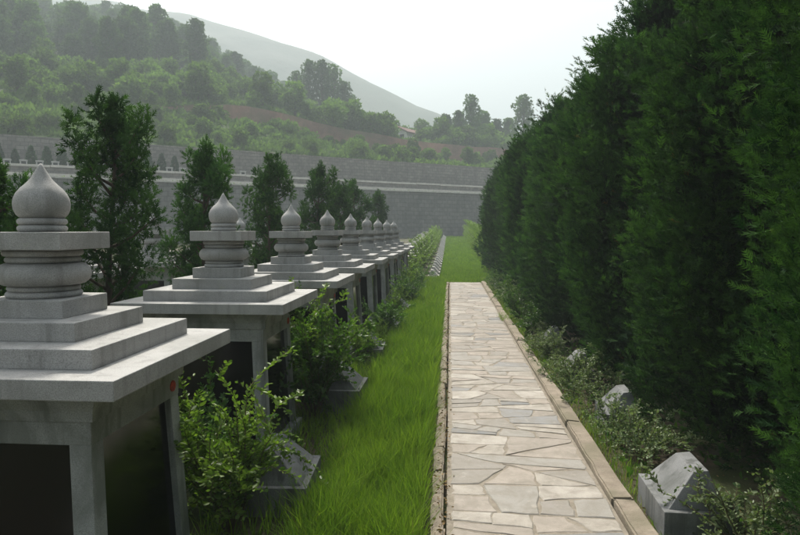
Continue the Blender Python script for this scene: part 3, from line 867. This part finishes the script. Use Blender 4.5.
# light green clipped shrubs beyond the path
LH = leafy_shrub(45, 0.8, 0.6, 16, 0.075, M['hedge_light'], 0.035)
for i in range(13):
    y = 21.5 + 2.6 * i
    put_shrub(LH, -1.12, y, (1.0, 1.5, 1.15), 'light green shrub between low tombs and pale markers beyond the path', 'light shrubs by the low tombs', hr.uniform(0, 0.4), ground_z(0, y))
    put_shrub(LH, 1.55, y + 3.2, (1.1, 1.6, 1.55), 'light green hedge shrub bordering the far lawn past the junipers', 'light hedge shrubs past the junipers', hr.uniform(0, 0.4), ground_z(0, y + 3.2))

# ------------------------------------------------------------------ grass, litter
def grass_mesh(name, seed, areas, mat):
    """areas: (x0, x1, y0, y1, count, h0, h1, width)"""
    rng = np.random.default_rng(seed); VV, FF = [], []; base = 0
    for x0, x1, y0, y1, n, h0, h1, w in areas:
        x = rng.uniform(x0, x1, n); y = rng.uniform(y0, y1, n)
        clump = 0.5 + 0.5 * np.sin(x * 9 + 2.3 * np.sin(y * 2.1)) * np.sin(y * 4.3 + 1.7 * np.sin(x * 5))
        h = rng.uniform(h0, h1, n) * (0.65 + 0.55 * clump)
        z = np.array([ground_z(0, yy) for yy in y]) - 0.03
        an = rng.uniform(0, 2 * np.pi, n); ln = rng.uniform(0.1, 0.75, n) * h; la = rng.uniform(0, 2 * np.pi, n)
        wx, wy = np.cos(an) * w / 2, np.sin(an) * w / 2; dx, dy = np.cos(la) * ln, np.sin(la) * ln
        V = np.zeros((n, 5, 3))
        V[:, 0] = np.stack([x - wx, y - wy, z], 1); V[:, 1] = np.stack([x + wx, y + wy, z], 1)
        V[:, 2] = np.stack([x - wx * 0.8 + dx * 0.35, y - wy * 0.8 + dy * 0.35, z + h * 0.55], 1)
        V[:, 3] = np.stack([x + wx * 0.8 + dx * 0.35, y + wy * 0.8 + dy * 0.35, z + h * 0.55], 1)
        V[:, 4] = np.stack([x + dx, y + dy, z + h * np.sqrt(np.maximum(0.1, 1 - 0.5 * (ln / h) ** 2))], 1)
        T = np.array([(0, 1, 3), (0, 3, 2), (2, 3, 4)])
        FF.append(T[None] + (base + np.arange(n) * 5)[:, None, None]); VV.append(V.reshape(-1, 3)); base += n * 5
    return np_mesh(name, np.concatenate(VV), np.concatenate(FF).reshape(-1, 3), mat)
gm = grass_mesh('grass', 51, [(-0.80, -0.145, 1.0, 6.5, 28000, 0.13, 0.32, 0.0055), (-0.85, -0.14, 6.5, 12, 15000, 0.13, 0.31, 0.008), (-0.9, -0.13, 12, 20, 11000, 0.12, 0.26, 0.012),
                              (-0.15, -0.10, 1.0, 19.2, 1100, 0.04, 0.10, 0.005), (-1.3, -0.75, 1.0, 19, 9500, 0.10, 0.26, 0.007)], M['grass'])
tag(link('grass', gm), 'lush green grass strip between the tombs and the path', 'grass', kind='stuff')
gm = grass_mesh('lawn_grass', 52, [(-0.1, 1.0, 19.2, 19.5, 500, 0.05, 0.14, 0.012), (-0.5, 1.7, 19.45, 28, 16000, 0.06, 0.16, 0.016), (-0.5, 1.9, 28, 45, 14000, 0.08, 0.18, 0.03), (-0.6, 2.2, 45, 66, 9000, 0.1, 0.22, 0.05)], M['grass'])
tag(link('lawn_grass', gm), 'mown green lawn carrying on beyond the end of the path', 'grass', kind='stuff')
gm = grass_mesh('kerb_weeds', 53, [(1.05, 1.3, 2.2, 19, 5200, 0.04, 0.14, 0.005), (0.90, 1.05, 11.0, 12.0, 420, 0.06, 0.2, 0.006), (0.98, 1.12, 8.2, 9.0, 260, 0.06, 0.18, 0.006)], M['grass'])
tag(link('kerb_weeds', gm), 'thin grass weeds along the kerb by the hedge', 'weeds', kind='stuff')
gm = grass_mesh('dry_grass', 54, [(-0.13, -0.01, 1.0, 19, 1100, 0.02, 0.07, 0.004), (1.05, 1.16, 2.2, 19, 1500, 0.03, 0.12, 0.004), (0.86, 1.0, 11.0, 11.7, 200, 0.04, 0.14, 0.005), (-0.78, -0.7, 2, 6, 260, 0.12, 0.24, 0.005), (-0.75, -0.12, 1.5, 19, 900, 0.08, 0.24, 0.005), (0.0, 0.95, 19.15, 19.5, 500, 0.03, 0.1, 0.01)], M['dry_grass'])
tag(link('dry_grass', gm), 'straw coloured dry grass along both kerbs', 'dry grass', kind='stuff')
rng = np.random.default_rng(9); n = 2600
lx = np.concatenate([rng.normal(-0.045, 0.03, 1300), rng.uniform(1.06, 2.6, 1300)]); ly = 1.0 + 18 * rng.uniform(0, 1, n) ** 1.3
P = np.stack([lx, ly, np.where(lx > 1.06, 0.008, np.where(lx > -0.02, 0.036, 0.058))], 1)
V, F = scatter(LEAF, LEAFF, P, rng.normal(0, 1, (n, 3)) * np.array([1, 1, 0.12]), rng.uniform(0.010, 0.028, n), rng)
un = 5200
uP = np.stack([rng.uniform(1.15, 3.2, un), rng.uniform(0.6, 22, un), rng.uniform(-0.01, 0.06, un)], 1)
uV, uF = scatter(LEAF, LEAFF, uP, rng.normal(0, 0.8, (un, 3)) + np.array([0, 0, 0.5]), rng.uniform(0.03, 0.075, un), rng)
tag(link('undergrowth', np_mesh('undergrowth', uV, uF, M['privet_deep'])), 'low creeping green undergrowth beneath the juniper hedge', 'undergrowth', kind='stuff')
tag(link('leaf_litter', np_mesh('leaf_litter', V, F, M['litter'])), 'dry brown leaf litter scattered along the kerbs', 'leaf litter', kind='stuff')

# ------------------------------------------------------------------ terrace tombs and little cypresses far off
def small_cypress(seed):
    rng = np.random.default_rng(seed); n = 520
    h = rng.uniform(0.1, 2.0, n); a = rng.uniform(0, 6.28, n); r = 0.40 * np.sin(np.pi * np.clip(h / 2.05, 0, 1) ** 0.7) * rng.uniform(0.6, 1.08, n) + 0.02
    P = np.stack([r * np.cos(a), r * np.sin(a), h], 1); D = np.stack([np.cos(a), np.sin(a), np.full(n, 1.2)], 1) + rng.normal(0, 0.3, (n, 3))
    V, F = scatter(CL, CLF, P, D, rng.uniform(0.12, 0.26, n), rng)
    return np_mesh('crown', V, F, M['cypress']), tube_mesh('trunk', [([(0, 0, -0.1), (0, 0, 1.7)], 0.05, 0.02)], M['bark'], 5)
sc_ = [small_cypress(61), small_cypress(62)]
def terrace_tomb():
    t = empty('terrace_tomb')
    for s in (-1, 1): link('post', box_mesh('post', s * 0.36 - 0.08, s * 0.36 + 0.08, -0.2, 0.2, -0.05, 0.82, M['white_stone'], 0.01), t)
    link('lintel', box_mesh('lintel', -0.50, 0.50, -0.24, 0.24, 0.82, 0.98, M['white_stone'], 0.01), t)
    link('panel', box_mesh('panel', -0.285, 0.285, -0.05, 0.05, -0.05, 0.825, M['black'], 0.0), t)
    return t
def v_at(px, u):
    k = (px - 450) / FPX; o = W0 + WN * u
    return (k * o.y - o.x) / (WD.x - k * WD.y)
tt0 = terrace_tomb(); first = True
vv = v_at(-40, 5.2); k = 0
spots = []
while vv < v_at(300, 5.2):
    spots.append(vv); vv += 1.06
for k, v in enumerate(spots):
    x, y = wp(5.2, v)
    gap = v > v_at(172, 5.2)
    if not gap:
        t = empty('small_cypress', (x, y, 6.13), k); s = hr.uniform(0.72, 0.95); t.scale = (s * 0.85, s * 0.85, s)
        for nm, me in zip(('crown', 'trunk'), sc_[k % 2]): link(nm, me, t)
        tag(t, 'little pointed cypress standing between terrace tombs below the upper wall', 'tree', 'little cypresses on the terrace')
    if k and not (v < v_at(96, 5.2) or v_at(140, 5.2) < v < v_at(172, 5.2) or v_at(226, 5.2) < v < v_at(246, 5.2)): continue
    x, y = wp(4.9, v + 0.53)
    o = tt0 if k == 0 else copy_tree(tt0)
    o.location = (x, y, 6.15); o.rotation_euler = (0, 0, WANG); o.scale = (0.56, 0.7, 0.75)
    tag(o, 'little grey-framed tomb on the terrace below the upper wall', 'tomb', 'little tombs on the terrace')

# ------------------------------------------------------------------ hill trees and shrubs
def far_tree(seed, H, R_, n, blobs, mat, leaf, tall=1.0):
    rng = np.random.default_rng(seed); Ps, Ds = [], []
    paths = [([(0, 0, -0.5), (0.05 * H * rng.normal(0, .3), 0.05 * H * rng.normal(0, .3), H * 0.5), (0, 0, H * 0.9)], 0.022 * H, 0.05)]
    for b in range(blobs):
        f = (b + 0.5) / blobs; z = H * (0.28 + 0.64 * f)
        env = R_ * math.sin(math.pi * min(1, 0.18 + 0.78 * f)) ** 0.7; an = b * 2.4 + rng.uniform(-0.4, 0.4); rr_ = env * rng.uniform(0.15, 0.75)
        c = np.array([rr_ * math.cos(an), rr_ * math.sin(an), z]); br = R_ * rng.uniform(0.20, 0.40)
        q = n // blobs; o = rng.normal(0, 1, (q, 3)); o /= np.linalg.norm(o, axis=1, keepdims=True)
        Ps.append(c + o * br * rng.uniform(0.55, 1.08, (q, 1)) * np.array([1, 1, 0.8 * tall])); Ds.append(o + rng.normal(0, 0.5, (q, 3)) + np.array([0, 0, 0.3]))
        paths.append(([(0, 0, z - 0.25 * R_ - 0.4), tuple(c * np.array([.5, .5, 1]) - np.array([0, 0, .1 * R_])), tuple(c)], 0.010 * H, 0.02))
    P = np.concatenate(Ps)
    V, F = scatter(CL, CLF, P, np.concatenate(Ds), leaf * rng.uniform(0.6, 1.3, len(P)), rng)
    return np_mesh('crown', V, F, mat), tube_mesh('trunk', paths, M['bark'], 5)
ft = [far_tree(71, 8.0, 2.7, 2600, 30, M['tree_far'], 0.36), far_tree(72, 9.5, 2.1, 2400, 30, M['tree_far'], 0.34), far_tree(73, 9.0, 2.9, 2600, 28, M['tree_far'], 0.38),
      far_tree(74, 11.0, 2.5, 1700, 30, M['tree_far'], 0.34, 1.0)]
fs = [far_tree(81, 1.9, 1.4, 800, 14, M['shrub_far'], 0.24), far_tree(82, 1.6, 1.7, 800, 14, M['shrub_far'], 0.24), far_tree(83, 2.6, 1.2, 800, 16, M['shrub_far'], 0.24)]
def in_view(x, y, lo=-130, hi=560):
    px = 450 + FPX * x / max(y, 1); return lo < px < hi
def put_tree(nm, var, x, y, z, s, label, group, cat='tree'):
    t = empty(nm, (x, y, z), hr.uniform(0, 6.28)); t.scale = (s * hr.uniform(0.9, 1.1), s * hr.uniform(0.9, 1.1), s)
    link('crown', var[0], t); link('trunk', var[1], t); tag(t, label, cat, group)
placed = []
cnt = 0
FORM = ('round-crowned', 'narrow-crowned', 'tall broad-crowned')
for k in range(6000):
    if cnt >= 260: break
    u = hr.uniform(36, 126); v = hr.uniform(-95, 80)
    x, y = wp(u, v)
    if not in_view(x, y, -90, 470): continue
    lim = 40 + 42 * sstep(-25, 12, v)
    if u < lim: continue
    if any((u - a) ** 2 + (v - b) ** 2 < 3.9 ** 2 for a, b in placed): continue
    placed.append((u, v)); cnt += 1; fk = hr.randrange(3)
    put_tree('hill_tree', ft[fk], x, y, hill_z(u, v) - 0.2, hr.uniform(0.75, 1.15) * (0.72 + 0.28 * sstep(-40, 10, -v)), '%s tree %s' % (FORM[fk], 'at the lower edge of the hillside wood' if u < 54 else 'along the crest of the hillside wood' if u > 98 else 'midway up the hillside wood'), 'trees in the hillside wood')
# taller group above the earth bank, and a loose line beyond the upper wall
for px, u, s in ((296, 50, 0.8), (309, 46, 0.95), (322, 44, 1.05), (333, 47, 1.0), (345, 43, 0.85), (352, 50, 0.7)):
    v = v_at(px, u); x, y = wp(u, v)
    put_tree('tall_tree', ft[3], x, y, hill_z(u, v) - 0.2, s, 'tall slender tree in the clump above the earth bank', 'tall trees above the earth bank')
for px, u, s, k in ((446, 36, 0.75, 0), (458, 30, 0.72, 1), (470, 28, 0.85, 3), (481, 34, 0.95, 2), (494, 28, 0.75, 0), (506, 30, 0.8, 1), (521, 25, 1.0, 3), (531, 33, 0.9, 2), (545, 26, 0.85, 0), (430, 42, 0.5, 1), (392, 48, 0.45, 0)):
    v = v_at(px, u); x, y = wp(u, v)
    put_tree('field_tree', ft[k], x, y, hill_z(u, v) - 0.3, s, 'pale hazy tree in the loose line behind the upper wall', 'trees behind the upper wall')
placed = []; cnt = 0
for k in range(9000):
    if cnt >= 280: break
    u = hr.uniform(8.6, 44); v = hr.uniform(-70, 45)
    x, y = wp(u, v)
    if not in_view(x, y, -60, 540): continue
    if abs(u - BANK_U) < 1.2 and v > -25: continue
    if BANK_U < u < 40 and abs(450 + FPX * x / y - 408) < 14: continue
    if u < 18 and hr.random() < 0.35: continue
    if any((u - a) ** 2 + (v - b) ** 2 < 1.7 ** 2 for a, b in placed): continue
    placed.append((u, v)); cnt += 1; fk = hr.randrange(3)
    put_tree('hill_shrub', fs[fk], x, y, hill_z(u, v) - 0.3, hr.uniform(0.6, 1.3) * (0.85 if u < 20 else 1.45), '%s green shrub %s' % (('round', 'low spreading', 'upright')[fk], 'between the upper wall and the earth bank' if u < BANK_U else 'on the slope between earth bank and wood'), 'shrubs on the terraced slope', 'shrub')

# ------------------------------------------------------------------ farmhouse above the bank
n = 52000; rng = np.random.default_rng(88)
cu = 8.3 + 62 * rng.uniform(0, 1, n) ** 1.25; cv = rng.uniform(-75, 70, n)
msk = np.array([mnoise.noise(Vector((a * 0.11, b * 0.11, 7.7))) for a, b in zip(cu, cv)])
bare = (np.abs(cu - BANK_U) < 1.0) & (msk > -0.12)
cu, cv = cu[~bare], cv[~bare]; n = len(cu)
P = np.array([(*wp(a, b), hill_z(a, b) - 0.05) for a, b in zip(cu, cv)])
V, F = scatter(CL, CLF, P, rng.normal(0, 0.55, (n, 3)) + np.array([0, 0, 1.0]), rng.uniform(0.3, 0.8, n) * (1 + 0.5 * msk[~bare]), rng)
tag(link('hillside_scrub', np_mesh('hillside_scrub', V, F, M['shrub_far'])), 'tangled green scrub and rough grass covering the terraced slope', 'scrub', kind='stuff')
n = 3200
P = np.array([(*wp(a, b), 5.22) for a, b in zip(rng.uniform(0.7, 1.1, n), rng.uniform(-72, 2, n))])
V, F = scatter(CL, CLF, P, rng.normal(0, 0.5, (n, 3)) + np.array([0, 0, 1.0]), rng.uniform(0.12, 0.34, n), rng)
tag(link('ledge_grass', np_mesh('ledge_grass', V, F, M['shrub_far'])), 'strip of rough grass along the top of the high retaining wall', 'grass', kind='stuff')
u = 36.0; v = v_at(406, u); x, y = wp(u, v)
h = empty('farmhouse', (x, y, hill_z(u, v) - 0.7), R(-28))
W_, D_, E_, A_ = 2.0, 3.0, 2.3, 3.3
bm = bmesh.new()
lo = [bm.verts.new(p) for p in ((-W_, -D_, 0), (W_, -D_, 0), (W_, D_, 0), (-W_, D_, 0))]; hi = [bm.verts.new(p) for p in ((-W_, -D_, E_), (W_, -D_, E_), (W_, D_, E_), (-W_, D_, E_))]
g0 = bm.verts.new((0, -D_, A_ - 0.1)); g1 = bm.verts.new((0, D_, A_ - 0.1))
bm.faces.new((lo[0], lo[1], hi[1], g0, hi[0])); bm.faces.new((lo[2], lo[3], hi[3], g1, hi[2])); bm.faces.new((lo[1], lo[2], hi[2], hi[1])); bm.faces.new((lo[3], lo[0], hi[0], hi[3]))
link('wall', bm_mesh('wall', bm, M['plaster']), h)
for s in (-1, 1):
    bm = bmesh.new()
    e = (s * (W_ + 0.45), E_ - 0.12); r = (s * 0.0, A_ + 0.02)
    b_ = [(e[0], -D_ - 0.4, e[1]), (r[0], -D_ - 0.4, r[1]), (r[0], D_ + 0.4, r[1]), (e[0], D_ + 0.4, e[1])]
    hexa(bm, b_, [(p[0], p[1], p[2] + 0.14) for p in b_], 0.0)
    link('roof', bm_mesh('roof', bm, M['roof']), h)
for wx_ in (-1.1, 1.1):
    w = link('window', box_mesh('window', wx_ - 0.4, wx_ + 0.4, -D_ - 0.03, -D_ + 0.02, 1.0, 2.0, M['black'], 0.0), h)
link('door', box_mesh('door', -0.45, 0.45, -D_ - 0.04, -D_ + 0.02, 0.0, 2.0, M['bark'], 0.0), h)
tag(h, 'small white farmhouse with red-brown tiled roof above the earth bank', 'house')

# ------------------------------------------------------------------ haze
def haze_box():
    m = bpy.data.materials.new('haze_air'); m.use_nodes = True; t = m.node_tree; t.nodes.clear()
    out = t.nodes.new('ShaderNodeOutputMaterial'); pv = t.nodes.new('ShaderNodeVolumePrincipled')
    pv.inputs['Color'].default_value = (0.80, 0.93, 0.96, 1); pv.inputs['Density'].default_value = 0.0027; pv.inputs['Anisotropy'].default_value = 0.1
    t.links.new(pv.outputs[0], out.inputs['Volume'])
    me = box_mesh('haze', -950, 950, -320, 1520, -12, 180, m, 0.0)
    o = link('haze', me); tag(o, 'pale summer haze filling the valley', kind='stuff')
haze_box()
